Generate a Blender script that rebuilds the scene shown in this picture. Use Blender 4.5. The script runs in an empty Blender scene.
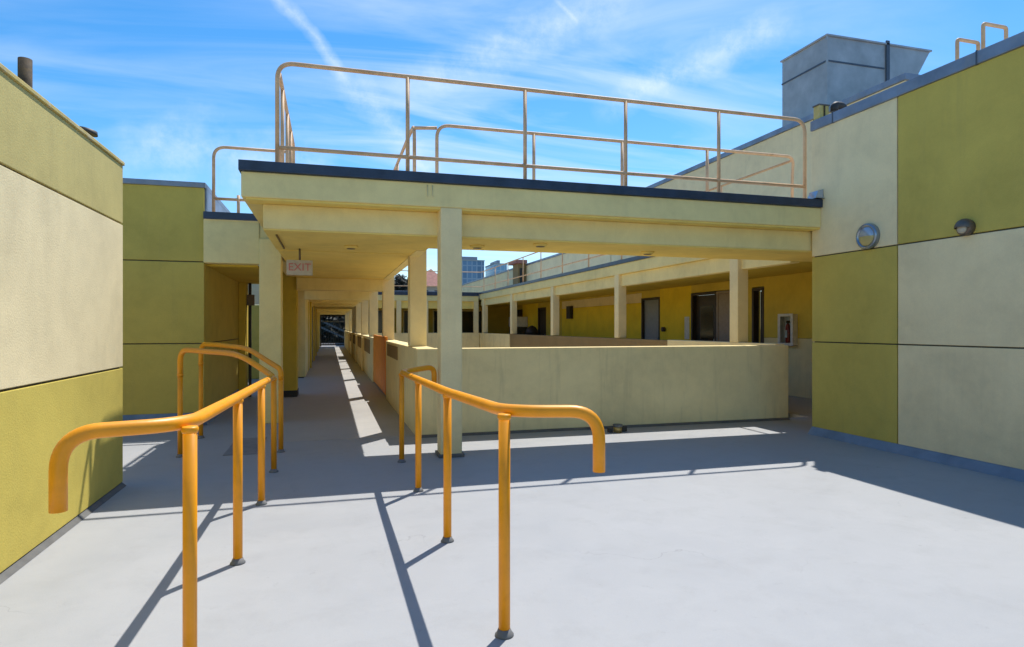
import bpy, bmesh, math, random
from mathutils import Vector, Matrix
random.seed(7)
scn = bpy.context.scene
COL = scn.collection
R = math.radians

# ------------------------------------------------------------------ materials
def new_mat(name):
    m = bpy.data.materials.new(name); m.use_nodes = True
    nt = m.node_tree; b = nt.nodes['Principled BSDF']
    return m, nt, b

def mixc(nt, fac, a, b, blend='MIX'):
    n = nt.nodes.new('ShaderNodeMix'); n.data_type = 'RGBA'; n.blend_type = blend
    for s, v in ((n.inputs[0], fac), (n.inputs[6], a), (n.inputs[7], b)):
        if hasattr(v, 'is_linked') or hasattr(v, 'links'): nt.links.new(v, s)
        elif isinstance(v, (int, float)): s.default_value = v
        else: s.default_value = (*v, 1)
    return n.outputs[2]

def noise(nt, vec, scale, detail=4, rough=.55, dist=0):
    n = nt.nodes.new('ShaderNodeTexNoise'); n.inputs['Scale'].default_value = scale
    n.inputs['Detail'].default_value = detail; n.inputs['Roughness'].default_value = rough
    n.inputs['Distortion'].default_value = dist
    if vec is not None: nt.links.new(vec, n.inputs['Vector'])
    return n.outputs['Fac']

def ramp(nt, fac, lo, hi, a=0., b=1.):
    n = nt.nodes.new('ShaderNodeMapRange'); n.clamp = True
    n.inputs[1].default_value = lo; n.inputs[2].default_value = hi
    n.inputs[3].default_value = a; n.inputs[4].default_value = b
    nt.links.new(fac, n.inputs[0]); return n.outputs[0]

def geo_pos(nt, scale=(1, 1, 1)):
    g = nt.nodes.new('ShaderNodeNewGeometry')
    mp = nt.nodes.new('ShaderNodeMapping'); mp.inputs['Scale'].default_value = scale
    nt.links.new(g.outputs['Position'], mp.inputs['Vector'])
    return mp.outputs['Vector']

def bump(nt, b, h, strength, dist=.01):
    n = nt.nodes.new('ShaderNodeBump'); n.inputs['Strength'].default_value = strength
    n.inputs['Distance'].default_value = dist
    nt.links.new(h, n.inputs['Height']); nt.links.new(n.outputs[0], b.inputs['Normal'])

def stucco(name, c, dirt=(.30, .26, .17), amount=.35, grain=90, bs=.35):
    m, nt, b = new_mat(name)
    p = geo_pos(nt)
    big = noise(nt, p, 1.3, 5, .6, .6)
    mid = noise(nt, p, 7, 5, .65)
    streak = noise(nt, geo_pos(nt, (5.5, 5.5, .5)), 1.6, 4, .6)
    c1 = tuple(x * .87 for x in c); c2 = tuple(min(1, x * 1.1) for x in c)
    col = mixc(nt, ramp(nt, big, .3, .7), c1, c2)
    col = mixc(nt, ramp(nt, mid, .38, .72, 0, .42), col, tuple(min(1, x * 1.16) for x in c))
    col = mixc(nt, ramp(nt, streak, .55, .8, 0, amount), col, tuple(x * .5 + y * .35 for x, y in zip(c, dirt)))
    fine = noise(nt, p, grain, 3, .7)
    col = mixc(nt, ramp(nt, fine, .3, .75, 0, .16), col, tuple(x * .6 for x in c))
    nt.links.new(col, b.inputs['Base Color'])
    b.inputs['Roughness'].default_value = .88
    b.inputs['Specular IOR Level'].default_value = .25
    bump(nt, b, fine, bs, .006)
    return m

def paint(name, c, rough=.45, metal=0, var=.12, scale=14, rust=None, rust_amt=.5, bs=.05):
    m, nt, b = new_mat(name)
    p = geo_pos(nt)
    n1 = noise(nt, p, scale, 4, .6)
    col = mixc(nt, ramp(nt, n1, .3, .7), tuple(x * (1 - var) for x in c), tuple(min(1, x * (1 + var)) for x in c))
    if rust:
        n2 = noise(nt, p, scale * .8, 6, .75, .5)
        col = mixc(nt, ramp(nt, n2, .5, .66, 0, rust_amt), col, rust)
    nt.links.new(col, b.inputs['Base Color'])
    b.inputs['Roughness'].default_value = rough; b.inputs['Metallic'].default_value = metal
    bump(nt, b, noise(nt, p, 60, 2, .5), bs, .004)
    return m

def floor_mat(name, c, dark, rough=.6):
    m, nt, b = new_mat(name)
    p = geo_pos(nt)
    big = noise(nt, p, .55, 6, .62, .8)
    mid = noise(nt, p, 3.2, 6, .7, .4)
    sweep = noise(nt, geo_pos(nt, (1.0, 1.5, 1)), 2.6, 7, .72, .3)
    fine = noise(nt, p, 160, 2, .6)
    col = mixc(nt, ramp(nt, big, .32, .68), dark, c)
    col = mixc(nt, ramp(nt, mid, .5, .72, 0, .5), col, tuple(x * .80 for x in c))
    col = mixc(nt, ramp(nt, sweep, .48, .72, 0, .3), col, tuple(min(1, x * 1.10) for x in c))
    spots = noise(nt, p, 9, 5, .8)
    col = mixc(nt, ramp(nt, spots, .62, .72, 0, .45), col, tuple(x * .62 for x in c))
    col = mixc(nt, ramp(nt, fine, .35, .7, 0, .12), col, tuple(x * .6 for x in c))
    nt.links.new(col, b.inputs['Base Color'])
    vn = nt.nodes.new('ShaderNodeTexVoronoi'); vn.feature = 'DISTANCE_TO_EDGE'; vn.inputs['Scale'].default_value = .42
    wv = nt.nodes.new('ShaderNodeVectorMath'); wv.operation = 'ADD'; nt.links.new(p, wv.inputs[0])
    wn = nt.nodes.new('ShaderNodeTexNoise'); wn.inputs['Scale'].default_value = 2.2; wn.inputs['Detail'].default_value = 6; nt.links.new(p, wn.inputs['Vector'])
    nt.links.new(wn.outputs['Color'], wv.inputs[1]); nt.links.new(wv.outputs[0], vn.inputs['Vector'])
    crack = ramp(nt, vn.outputs['Distance'], .0006, .003, 1, 0)
    gate = nt.nodes.new('ShaderNodeMath'); gate.operation = 'MULTIPLY'; nt.links.new(crack, gate.inputs[0])
    nt.links.new(ramp(nt, noise(nt, p, .7, 2), .5, .62, 0, .38), gate.inputs[1])
    col = mixc(nt, gate.outputs[0], col, tuple(x * .45 for x in c))
    nt.links.new(col, b.inputs['Base Color'])
    nt.links.new(ramp(nt, big, .3, .7, rough - .08, rough + .12), b.inputs['Roughness'])
    b.inputs['Specular IOR Level'].default_value = .3
    bump(nt, b, fine, .25, .003)
    return m

M = {}
M['canopy'] = stucco('canopy_cream_paint', (.88, .72, .33), amount=.2)
M['canopy2'] = stucco('soffit_yellow_paint', (.90, .67, .19), amount=.15)
M['parapet'] = stucco('parapet_cream_stucco', (.86, .71, .37), amount=.55)
M['column'] = stucco('column_cream_paint', (.88, .72, .39), amount=.15)
M['cream_l'] = stucco('sunny_cream_stucco', (.86, .73, .44), amount=.08, bs=.35)
M['cream'] = stucco('cream_stucco', (.87, .72, .43), amount=.18, bs=.4)
M['green'] = stucco('olive_green_stucco', (.58, .455, .105), amount=.25, bs=.45)
M['green_l'] = stucco('olive_yellow_stucco', (.62, .50, .11), amount=.2, bs=.35)
M['green_t'] = stucco('pale_olive_stucco', (.58, .49, .19), amount=.35, bs=.35)
M['olive'] = stucco('arcade_olive_paint', (.68, .50, .075), amount=.25)
M['ochre'] = stucco('arcade_ochre_paint', (.88, .63, .04), amount=.2)
M['brown'] = stucco('brown_panel', (.30, .20, .085), amount=.5)
M['joint'] = paint('joint_sealant', (.11, .10, .07), .9)
M['floor'] = floor_mat('deck_coating', (.378, .384, .392), (.335, .345, .36))
M['hallfloor'] = floor_mat('walkway_coating', (.42, .41, .395), (.34, .335, .33))
M['cove'] = paint('blue_grey_cove', (.17, .23, .31), .55, var=.2, scale=4)
M['covegrey'] = paint('grey_cove', (.12, .12, .115), .7, var=.25, scale=6)
M['flash'] = paint('navy_flashing', (.028, .042, .075), .4, .1, var=.3, scale=5)
M['flashgrey'] = paint('grey_metal_flashing', (.22, .26, .33), .5, .5, var=.25, scale=3, rust=(.3, .27, .24), rust_amt=.4)
M['flashyellow'] = paint('yellow_cap', (.55, .42, .12), .6, var=.2, scale=7, rust=(.6, .55, .45), rust_amt=.5)
M['orange'] = paint('orange_rail_paint', (.90, .345, .002), .42, var=.06, scale=9, rust=(.66, .24, .003), rust_amt=.3)
M['railtan'] = paint('weathered_rail_paint', (.70, .44, .24), .6, var=.15, scale=6, rust=(.45, .20, .06), rust_amt=.5)
M['plate'] = paint('grey_base_plate', (.16, .16, .16), .7)
M['galv'] = paint('galvanised_sheet', (.42, .41, .40), .5, .4, var=.18, scale=2.5)
M['galvd'] = paint('dark_seam', (.10, .12, .15), .6, .4)
M['rustpipe'] = paint('rusty_pipe', (.07, .05, .03), .85, .2, var=.5, scale=25, rust=(.16, .10, .03))
M['dark'] = paint('dark_metal', (.035, .032, .028), .6)
M['white'] = paint('off_white_enamel', (.66, .64, .58), .5)
M['red'] = paint('red_lettering', (.55, .16, .15), .6)
M['signface'] = paint('sign_face', (.50, .44, .34), .5)
M['redcyl'] = paint('extinguisher_red', (.35, .03, .02), .35)
M['orangedoor'] = paint('orange_panel_paint', (.95, .27, .008), .55, var=.15, scale=5)
M['taupe'] = paint('taupe_door_paint', (.30, .24, .19), .5)
M['greydoor'] = paint('grey_door_paint', (.26, .27, .28), .45)
M['darkdoor'] = paint('dark_door_paint', (.045, .032, .022), .5)
M['bronze'] = paint('bronze_fixture', (.17, .13, .10), .45, .5)
M['steel'] = paint('grey_fixture', (.30, .34, .40), .3, .8)
M['brass'] = paint('brass_drain', (.42, .30, .10), .45, .6)
M['conduit'] = paint('painted_conduit', (.20, .13, .04), .6)
M['tile'] = paint('red_roof_tiles', (.36, .15, .11), .8, var=.25, scale=3)
M['farcream'] = paint('far_render', (.55, .52, .45), .85, var=.1, scale=.5)
M['groundm'] = floor_mat('asphalt', (.07, .07, .068), (.05, .05, .05), .9)
M['courtfloor'] = floor_mat('court_paving', (.36, .34, .30), (.28, .27, .25), .8)
M['roofm'] = floor_mat('roof_membrane', (.45, .45, .44), (.36, .36, .36), .8)
M['bark'] = paint('bark', (.10, .07, .045), .9)
def mk_glass():
    m, nt, b = new_mat('lens_glass')
    b.inputs['Base Color'].default_value = (.42, .46, .52, 1); b.inputs['Roughness'].default_value = .15
    b.inputs['Metallic'].default_value = .3; b.inputs['Coat Weight'].default_value = .6
    return m
M['lens'] = mk_glass()
def mk_lens2():
    m, nt, b = new_mat('amber_diffuser')
    b.inputs['Base Color'].default_value = (.50, .40, .16, 1); b.inputs['Roughness'].default_value = .35
    return m
M['amber'] = mk_lens2()
def mk_darkglass():
    m, nt, b = new_mat('dark_glass')
    b.inputs['Base Color'].default_value = (.02, .022, .02, 1); b.inputs['Roughness'].default_value = .12
    return m
M['dglass'] = mk_darkglass()
def mk_leaf():
    m, nt, b = new_mat('leaf')
    p = geo_pos(nt); n = noise(nt, p, 1.2, 3)
    nt.links.new(mixc(nt, ramp(nt, n, .35, .65), (.010, .014, .008), (.022, .026, .014)), b.inputs['Base Color'])
    b.inputs['Roughness'].default_value = .7
    return m
M['leaf'] = mk_leaf()
def mk_tower(name, g1, g2, mortar, w, h):
    m, nt, b = new_mat(name)
    tc = nt.nodes.new('ShaderNodeTexCoord')
    br = nt.nodes.new('ShaderNodeTexBrick'); br.offset = 0
    mp = nt.nodes.new('ShaderNodeMapping'); mp.inputs['Rotation'].default_value = (R(90), 0, 0)
    nt.links.new(tc.outputs['Object'], mp.inputs[0]); nt.links.new(mp.outputs[0], br.inputs['Vector'])
    br.inputs['Color1'].default_value = (*g1, 1); br.inputs['Color2'].default_value = (*g2, 1)
    br.inputs['Mortar'].default_value = (*mortar, 1); br.inputs['Scale'].default_value = 1
    br.inputs['Mortar Size'].default_value = .28; br.inputs['Brick Width'].default_value = w
    br.inputs['Row Height'].default_value = h
    nt.links.new(br.outputs['Color'], b.inputs['Base Color']); b.inputs['Roughness'].default_value = .25
    b.inputs['Metallic'].default_value = .25
    return m
M['tower'] = mk_tower('tower_glass', (.10, .19, .30), (.16, .27, .40), (.28, .36, .45), 2.4, 3.2)
M['tower2'] = mk_tower('tower_glass_pale', (.16, .32, .48), (.22, .40, .55), (.38, .48, .56), 2.2, 3.0)

# ------------------------------------------------------------------ helpers
M['patch'] = paint('dark_floor_patch', (.20, .21, .23), .6, var=.2, scale=5)  # patch colour: darker blue-grey than the deck around it
ROOT = {}
def wloc(o):
    v = Vector(o.location)
    while o.parent: o = o.parent; v += Vector(o.location)
    return v

def fillet(pts, r, n=7):
    pts = [Vector(p) for p in pts]; out = [pts[0]]
    for i in range(1, len(pts) - 1):
        a, b, c = pts[i - 1], pts[i], pts[i + 1]
        d1 = (a - b); d2 = (c - b); l = min(r, d1.length * .48, d2.length * .48)
        p0 = b + d1.normalized() * l; p1 = b + d2.normalized() * l
        for k in range(n + 1):
            t = k / n; out.append(p0 * (1 - t) ** 2 + b * 2 * t * (1 - t) + p1 * t * t)
    out.append(pts[-1]); return out

class MB:
    def __init__(s): s.bm = bmesh.new()
    def box(s, x0, x1, y0, y1, z0, z1, bev=0.006):
        t = bmesh.new()
        vs = [t.verts.new((x, y, z)) for x in (x0, x1) for y in (y0, y1) for z in (z0, z1)]
        for f in ((0, 1, 3, 2), (4, 6, 7, 5), (0, 4, 5, 1), (2, 3, 7, 6), (0, 2, 6, 4), (1, 5, 7, 3)):
            t.faces.new([vs[i] for i in f])
        if bev and min(abs(x1 - x0), abs(y1 - y0), abs(z1 - z0)) > bev * 2.5:
            bmesh.ops.bevel(t, geom=t.edges[:], offset=bev, segments=2, affect='EDGES', profile=.5)
        s.merge(t); return s
    def merge(s, t, mat=None):
        me = bpy.data.meshes.new('tmp'); t.to_mesh(me); t.free()
        if mat: me.transform(mat)
        s.bm.from_mesh(me); bpy.data.meshes.remove(me)
    def prism(s, poly, y0, y1, axis='Y'):
        """poly of (a,z) extruded along axis"""
        t = bmesh.new()
        def P(a, z, q): return (a, q, z) if axis == 'Y' else (q, a, z)
        A = [t.verts.new(P(a, z, y0)) for a, z in poly]; B = [t.verts.new(P(a, z, y1)) for a, z in poly]
        n = len(poly)
        t.faces.new(A); t.faces.new(B[::-1])
        for i in range(n): t.faces.new((A[i], A[(i + 1) % n], B[(i + 1) % n], B[i]))
        bmesh.ops.recalc_face_normals(t, faces=t.faces[:]); s.merge(t); return s
    def tube(s, pts, r, seg=14, cap=True, dome=False):
        pts = [Vector(p) for p in pts]; t = bmesh.new(); rings = []
        d0 = (pts[1] - pts[0]).normalized()
        u = d0.orthogonal().normalized(); n = len(pts); rr = [r] * n
        for i, p in enumerate(pts):
            if i == 0: d = (pts[1] - pts[0])
            elif i == n - 1: d = (pts[-1] - pts[-2])
            else: d = (pts[i + 1] - pts[i]).normalized() + (pts[i] - pts[i - 1]).normalized()
            d.normalize(); u = (u - d * u.dot(d)).normalized(); v = d.cross(u)
            rings.append([t.verts.new(p + (u * math.cos(a) + v * math.sin(a)) * r) for a in [2 * math.pi * k / seg for k in range(seg)]])
        for a, b in zip(rings, rings[1:]):
            for k in range(seg): t.faces.new((a[k], a[(k + 1) % seg], b[(k + 1) % seg], b[k]))
        if cap: t.faces.new(rings[0][::-1]); t.faces.new(rings[-1])
        for f in t.faces: f.smooth = len(f.verts) == 4
        bmesh.ops.recalc_face_normals(t, faces=t.faces[:]); s.merge(t); return s
    def lathe(s, prof, mat, seg=28):
        """prof: (r,h) about local Z"""
        t = bmesh.new(); rings = []
        for r, h in prof:
            rings.append([t.verts.new((r * math.cos(2 * math.pi * k / seg), r * math.sin(2 * math.pi * k / seg), h)) for k in range(seg)])
        for a, b in zip(rings, rings[1:]):
            for k in range(seg): t.faces.new((a[k], a[(k + 1) % seg], b[(k + 1) % seg], b[k]))
        t.faces.new(rings[0][::-1]); t.faces.new(rings[-1])
        for f in t.faces: f.smooth = len(f.verts) == 4
        bmesh.ops.recalc_face_normals(t, faces=t.faces[:]); s.merge(t, mat); return s
    def build(s, name, m, parent=None):
        me = bpy.data.meshes.new(name)
        if parent: bmesh.ops.translate(s.bm, verts=s.bm.verts[:], vec=-wloc(parent))
        s.bm.to_mesh(me); s.bm.free(); me.materials.append(M[m] if isinstance(m, str) else m)
        o = bpy.data.objects.new(name, me); COL.objects.link(o)
        if parent: o.parent = parent
        return o

def tag(o, label, cat, group=None):
    o['label'] = label; o['category'] = cat
    if group: o['group'] = group
    return o
def thing(name, label, cat, loc=(0, 0, 0), group=None):
    o = bpy.data.objects.new(name, None); o.location = loc; COL.objects.link(o)
    o.empty_display_size = .2
    return tag(o, label, cat, group)
def struct(name, mb, m, kind='structure'):
    o = mb.build(name, m); o['kind'] = kind; return o
def B(name, m, parent, *dims, bev=.006):
    return MB().box(*dims, bev=bev).build(name, m, parent)
def copy_tree(o, loc, label=None):
    c = o.copy(); COL.objects.link(c); c.location = loc
    if label: c['label'] = label
    for ch in o.children:
        d = ch.copy(); COL.objects.link(d); d.parent = c
    return c

# ------------------------------------------------------------------ constants
HS = 1.3
GX0, GX1 = .99, 1.225          # corridor parapet
CY0, CY1 = 7.60, 26.7         # courtyard front and far edge
AX = 6.36                     # right arcade face
WX = 8.4                      # right arcade back wall
ZT = 2.82                     # walkway roof top
YS = [8.52 + 4.42 * k for k in range(5)]    # column rhythm

# ------------------------------------------------------------------ setting
struct('ground', MB().box(-900, 900, -400, 1500, -4.2, -4.0, bev=0), 'groundm')
struct('deck_floor', MB().box(-14, 14, -8, 7.55, -.25, 0, bev=0).box(-14, -.62, 7.55, 16.9, -.25, 0, bev=0)
       .box(AX + .3, WX + .1, 7.55, 30, -.25, 0, bev=0), 'floor')
struct('corridor_floor', MB().box(-.62, GX0 + .1, 7.55, 46, -.25, 0.002, bev=0), 'hallfloor')
struct('courtyard_floor', MB().box(-3, 12, 7, 30, -3.3, -3.0, bev=0), 'courtfloor')
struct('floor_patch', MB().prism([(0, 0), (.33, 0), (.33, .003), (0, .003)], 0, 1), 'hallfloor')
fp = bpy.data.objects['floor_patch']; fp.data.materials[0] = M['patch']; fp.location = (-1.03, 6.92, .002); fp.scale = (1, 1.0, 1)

# ------------------------------------------------------------------ panelled buildings
def cove(parent, x0, x1, y0, y1, side, m='cove', h=.10, w=.06):
    """side: '+X' wall face looks to +X etc"""
    if side == '+X': MB().prism([(x0, 0.001), (x0 + w, 0.001), (x0 + w * .8, h * .3), (x0 + .012, h), (x0, h)], y0, y1).build('base_cove', m, parent)
    if side == '-X': MB().prism([(x0, 0.001), (x0 - w, 0.001), (x0 - w * .8, h * .3), (x0 - .012, h), (x0, h)], y0, y1).build('base_cove', m, parent)
    if side == '-Y': MB().prism([(y0, 0.001), (y0 - w, 0.001), (y0 - w * .8, h * .3), (y0 - .012, h), (y0, h)], x0, x1, 'X').build('base_cove', m, parent)

# left building: sunlit wall
lb = thing('stucco_building', 'sunlit panelled wall of pale olive, cream and yellow green stucco on the left', 'building', (-1.62, 3, 0))
LX, LY = -1.62, 5.84
B('wall', 'joint', lb, -12, LX - .02, -7, LY - .02, -.2, 2.60, bev=0)
for z0, z1, m in ((.035, .963, 'green_l'), (.977, 2.133, 'cream_l'), (2.147, 2.62, 'green_t')):
    MB().box(LX - .025, LX, -7, LY, z0, z1, bev=.004).box(-12, LX - .027, LY - .024, LY, z0, z1, bev=.004).build('wall_panel', m, lb)
B('parapet_cap', 'flashyellow', lb, -12, LX + .012, -7, LY + .012, 2.62, 2.65)
cove(lb, LX - .018, 0, -7, LY, '+X', 'covegrey', .03, .045)

vent = thing('vent_pipe', 'rusty upright pipe standing on the roof edge of the left wall', 'pipe', (-1.95, 4.95, 2.65))
MB().tube([(-1.95, 4.95, 2.62), (-1.95, 4.95, 3.09)], .040).build('pipe', 'rustpipe', vent)
MB().tube([(-1.95, 4.95, 2.651), (-1.95, 4.95, 2.68)], .07).build('flange', 'rustpipe', vent)
v2 = thing('roof_vent', 'small dark vent cap lying low on top of the left wall', 'vent', (-1.8, 5.62, 2.65))
MB().tube([(-1.8, 5.62, 2.64), (-1.8, 5.62, 2.80)], .022).build('pipe', 'dark', v2)
MB().lathe([(.012, 0), (.065, .0), (.075, -.03), (.07, -.035), (.01, -.02)], Matrix.Translation((-1.8, 5.62, 2.835)) @ Matrix.Rotation(R(12), 4, 'Y')).build('cap', 'dark', v2)

# right building
RX, RY = 5.65, 6.35
rb = thing('stucco_building', 'tall wall of large olive green and cream stucco panels on the right', 'building', (RX, 3, 0))
B('wall', 'joint', rb, RX + .02, 14, -7, RY - .02, -.2, 3.66, bev=0)
J = 5.15
g = .007
for y0, y1, z0, z1, m in ((J + g, RY, 2.15 + g, 3.68, 'cream'), (J + g, RY, 1.12 + g, 2.15 - g, 'green'), (J + g, RY, .09, 1.12 - g, 'green'),
                          (1.2 + g, J - g, 2.15 + g, 3.68, 'green'), (1.2 + g, J - g, 1.12 + g, 2.15 - g, 'cream'), (1.2 + g, J - g, .09, 1.12 - g, 'cream'),
                          (-7, 1.2 - g, 2.15 + g, 3.68, 'cream'), (-7, 1.2 - g, .09, 2.15 - g, 'green')):
    B('wall_panel', m, rb, RX, RX + .024, y0, y1, z0, z1, bev=.004)
B('end_wall', 'cream', rb, RX + .026, 14, RY - .02, RY, .0, 3.66, bev=.004)
MB().box(RX - .02, RX + .32, -7, RY + .01, 3.68, 3.80, bev=.008).build('parapet_cap', 'flashgrey', rb)
B('roof', 'roofm', rb, RX + .33, 14, -7, RY, 3.66, 3.70, bev=0)
for y in (2.2, 4.3, 6.0):
    B('cap_joint', 'galvd', rb, RX - .024, RX + .324, y, y + .012, 3.676, 3.805, bev=0)
cove(rb, RX + .01, 0, -7, RY, '-X', 'cove', .09, .075)

# right upper building (far behind, higher) with its ground-floor arcade wall
ub = thing('stucco_building', 'higher cream building rising behind the right walkway roof, metal capped parapet', 'building', (WX, 12, 0))
B('wall', 'cream', ub, WX, 16, 7.52, 17.9, 2.75, 5.05, bev=.01)
B('parapet_cap', 'flashgrey', ub, WX - .03, 16, 7.49, 17.93, 5.05, 5.15)
for y in (9.4, 12.3, 15.2):
    B('panel_joint', 'joint', ub, WX - .003, WX + .01, y, y + .014, 2.85, 5.04, bev=0)
B('lower_wall', 'cream', ub, WX, 16, 17.95, 42, 2.75, 4.02, bev=.01)
B('lower_cap', 'flashgrey', ub, WX - .03, 16, 17.94, 42, 4.02, 4.10)
# arcade back wall (ground storey) with dado
def wallband(y0, y1, z0, z1, m): B('wall_panel', m, ub, WX, WX + .2, y0, y1, z0, z1, bev=0)
wallband(6.4, 10.75, 1.09, 2.70, 'olive'); wallband(6.4, 10.75, 0, 1.085, 'parapet')
wallband(11.12, 11.30, 0, 2.7, 'olive')
wallband(10.75, 11.12, 2.12, 2.7, 'olive')
wallband(11.30, 13.40, 2.12, 2.7, 'olive')
wallband(13.40, 14.9, .95, 2.7, 'ochre'); wallband(13.40, 14.9, 0, .945, 'brown')
wallband(14.9, 15.92, 2.08, 2.7, 'olive')
wallband(15.92, 22.2, .80, 1.98, 'ochre'); wallband(15.92, 22.2, 1.985, 2.25, 'cream'); wallband(15.92, 22.2, 2.255, 2.7, 'olive')  # cream bands above and below the ochre: sunlit strips painted into the wall colour
wallband(15.92, 22.2, .62, .795, 'cream'); wallband(15.92, 22.2, 0, .615, 'brown')
wallband(22.2, 24.0, 0, 2.7, 'olive'); wallband(25.0, 27.2, 0, 2.7, 'ochre'); wallband(24, 25, 2.1, 2.7, 'olive')
wallband(28.1, 31, 0, 2.7, 'olive'); wallband(27.2, 28.1, 2.1, 2.7, 'olive')
def door(y0, y1, m, fm='darkdoor', zt=2.1, inset=.06, knob=True, win=False):
    f = MB(); f.box(WX - .015, WX + .12, y0, y0 + .06, 0, zt).box(WX - .015, WX + .12, y1 - .06, y1, 0, zt).box(WX - .015, WX + .12, y0 + .061, y1 - .061, zt - .06, zt)
    f.build('door_frame', fm, ub)
    d = B('door', m, ub, WX + inset, WX + inset + .05, y0 + .062, y1 - .062, .01, zt - .062)
    if win: MB().box(WX + inset - .01, WX + inset + .01, y0 + .25, y1 - .25, 1.0, 1.8).build('pane', 'dglass', d)
    if knob:
        MB().tube([(WX + inset - .06, y0 + .16, 1.0), (WX + inset + .01, y0 + .16, 1.0)], .03).build('handle', 'steel', d)
door(10.75, 11.12, 'darkdoor', knob=False, inset=.15)
door(11.30, 12.36, 'taupe', 'taupe', inset=.0)
door(12.37, 13.40, 'darkdoor', 'darkdoor', zt=2.11, win=True, inset=.1)
door(14.9, 15.92, 'greydoor', 'darkdoor')
door(24.0, 25.0, 'darkdoor'); door(27.2, 28.1, 'darkdoor', win=True)

# green building behind left
GBX, GBY = -1.59, 9.15
gb = thing('stucco_building', 'olive green panelled block with metal capped roof beyond the left wall', 'building', (GBX, GBY, 0))
B('wall', 'joint', gb, -12, GBX - .02, GBY + .02, 12.6, -.2, 3.12, bev=0)
for z0, z1 in ((.17, 1.075), (1.09, 2.155), (2.17, 3.14)):
    MB().box(-12, GBX, GBY, GBY + .024, z0, z1, bev=.004).box(GBX - .024, GBX, GBY + .026, 12.6, z0, z1, bev=.004).build('wall_panel', 'green', gb)
B('parapet_cap', 'flashgrey', gb, -12, GBX + .02, GBY - .02, 12.6, 3.14, 3.21)
B('side_flashing', 'flashgrey', gb, GBX + .001, GBX + .02, GBY + .05, 12.6, 2.83, 3.138, bev=0)
cove(gb, -12, GBX, GBY + .01, 0, '-Y', 'cove', .17, .16)
cove(gb, GBX - .01, 0, GBY, 12.6, '+X', 'cove', .17, .05)

# block far behind the left passage
pb = thing('stucco_building', 'cream over green wall seen through the narrow left passage', 'building', (-3, 17, 0))
MB().box(-12, -.80, 17.0, 17.3, 1.87, 3.6, bev=0).build('upper_wall', 'cream', pb)
MB().box(-12, -.80, 17.0, 17.3, 0, 1.855, bev=0).build('lower_wall', 'green_l', pb)
B('string_course', 'dark', pb, -12, -.80, 16.96, 17.0, 2.50, 2.56)

# ------------------------------------------------------------------ front canopy
FY = 6.20
cn = thing('entrance_canopy', 'cream concrete canopy across the walkway entrance with dark roof edge', 'canopy', (1.17, FY, 0))
CX0 = -.77
B('roof_slab', 'roofm', cn, CX0 + .02, WX, FY + .03, CY0 - .06, 2.66, 2.80, bev=0)
MB().box(CX0 - .02, RX - .004, FY - .03, FY - .002, 2.725, ZT, bev=.004).box(CX0 - .02, CX0 - .002, FY, 9.05, 2.725, ZT, bev=.004)\
    .box(CX0 - .02, RX - .004, FY - .001, FY + .14, ZT - .012, ZT + .006, bev=0).build('roof_flashing', 'flash', cn)
MB().box(CX0, RX - .003, FY, FY + .24, 2.49, 2.722, bev=.008).box(CX0, CX0 + .15, FY + .241, 9.08, 2.49, 2.722, bev=.008).build('fascia', 'canopy', cn)
MB().box(CX0 + .04, RX - .003, FY + .02, FY + .243, 2.47, 2.489, bev=0).build('drip_edge', 'canopy2', cn)
MB().box(-.60, WX - .005, FY + .19, FY + .45, 2.235, 2.47, bev=.01).box(-.60, -.42, FY + .451, 9.2, 2.235, 2.47, bev=.008).build('beam', 'canopy', cn)
MB().box(-.598, WX - .01, FY + .20, 7.38, 2.222, 2.234, bev=0).box(-.598, 1.12, 7.38, 8.0, 2.222, 2.234, bev=0).build('soffit', 'canopy2', cn)
MB().box(1.122, WX, 7.20, 7.379, 2.236, 2.66, bev=.006).box(1.20, WX, 7.381, 7.46, 2.49, 2.72, bev=.004).build('back_beam', 'canopy', cn)
B('back_flashing', 'flash', cn, 1.23, AX, 7.543, 7.56, 2.70, ZT, bev=.003)
c = MB().box(1.065, 1.283, FY + .005, FY + .215, 0, 2.49, bev=.012).build('column', 'column', cn)
B('column_foot', 'covegrey', c, 1.045, 1.303, FY - .015, FY + .235, .0, .035, bev=.004)
MB().tube([(-.5, FY + .46, 2.212), (-.5, 7.75, 2.212)], .010).build('conduit', 'conduit', cn)
MB().tube([(.93, FY - .006, 2.70), (.93, FY - .006, 2.60), (.93, FY - .025, 2.58), (.93, FY - .03, 2.60)], .004).build('hook', 'parapet', cn)
MB().tube([(.98, FY - .006, 2.70), (.98, FY - .006, 2.60), (.98, FY - .025, 2.58), (.98, FY - .03, 2.60)], .004).build('hook', 'parapet', cn)

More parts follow.
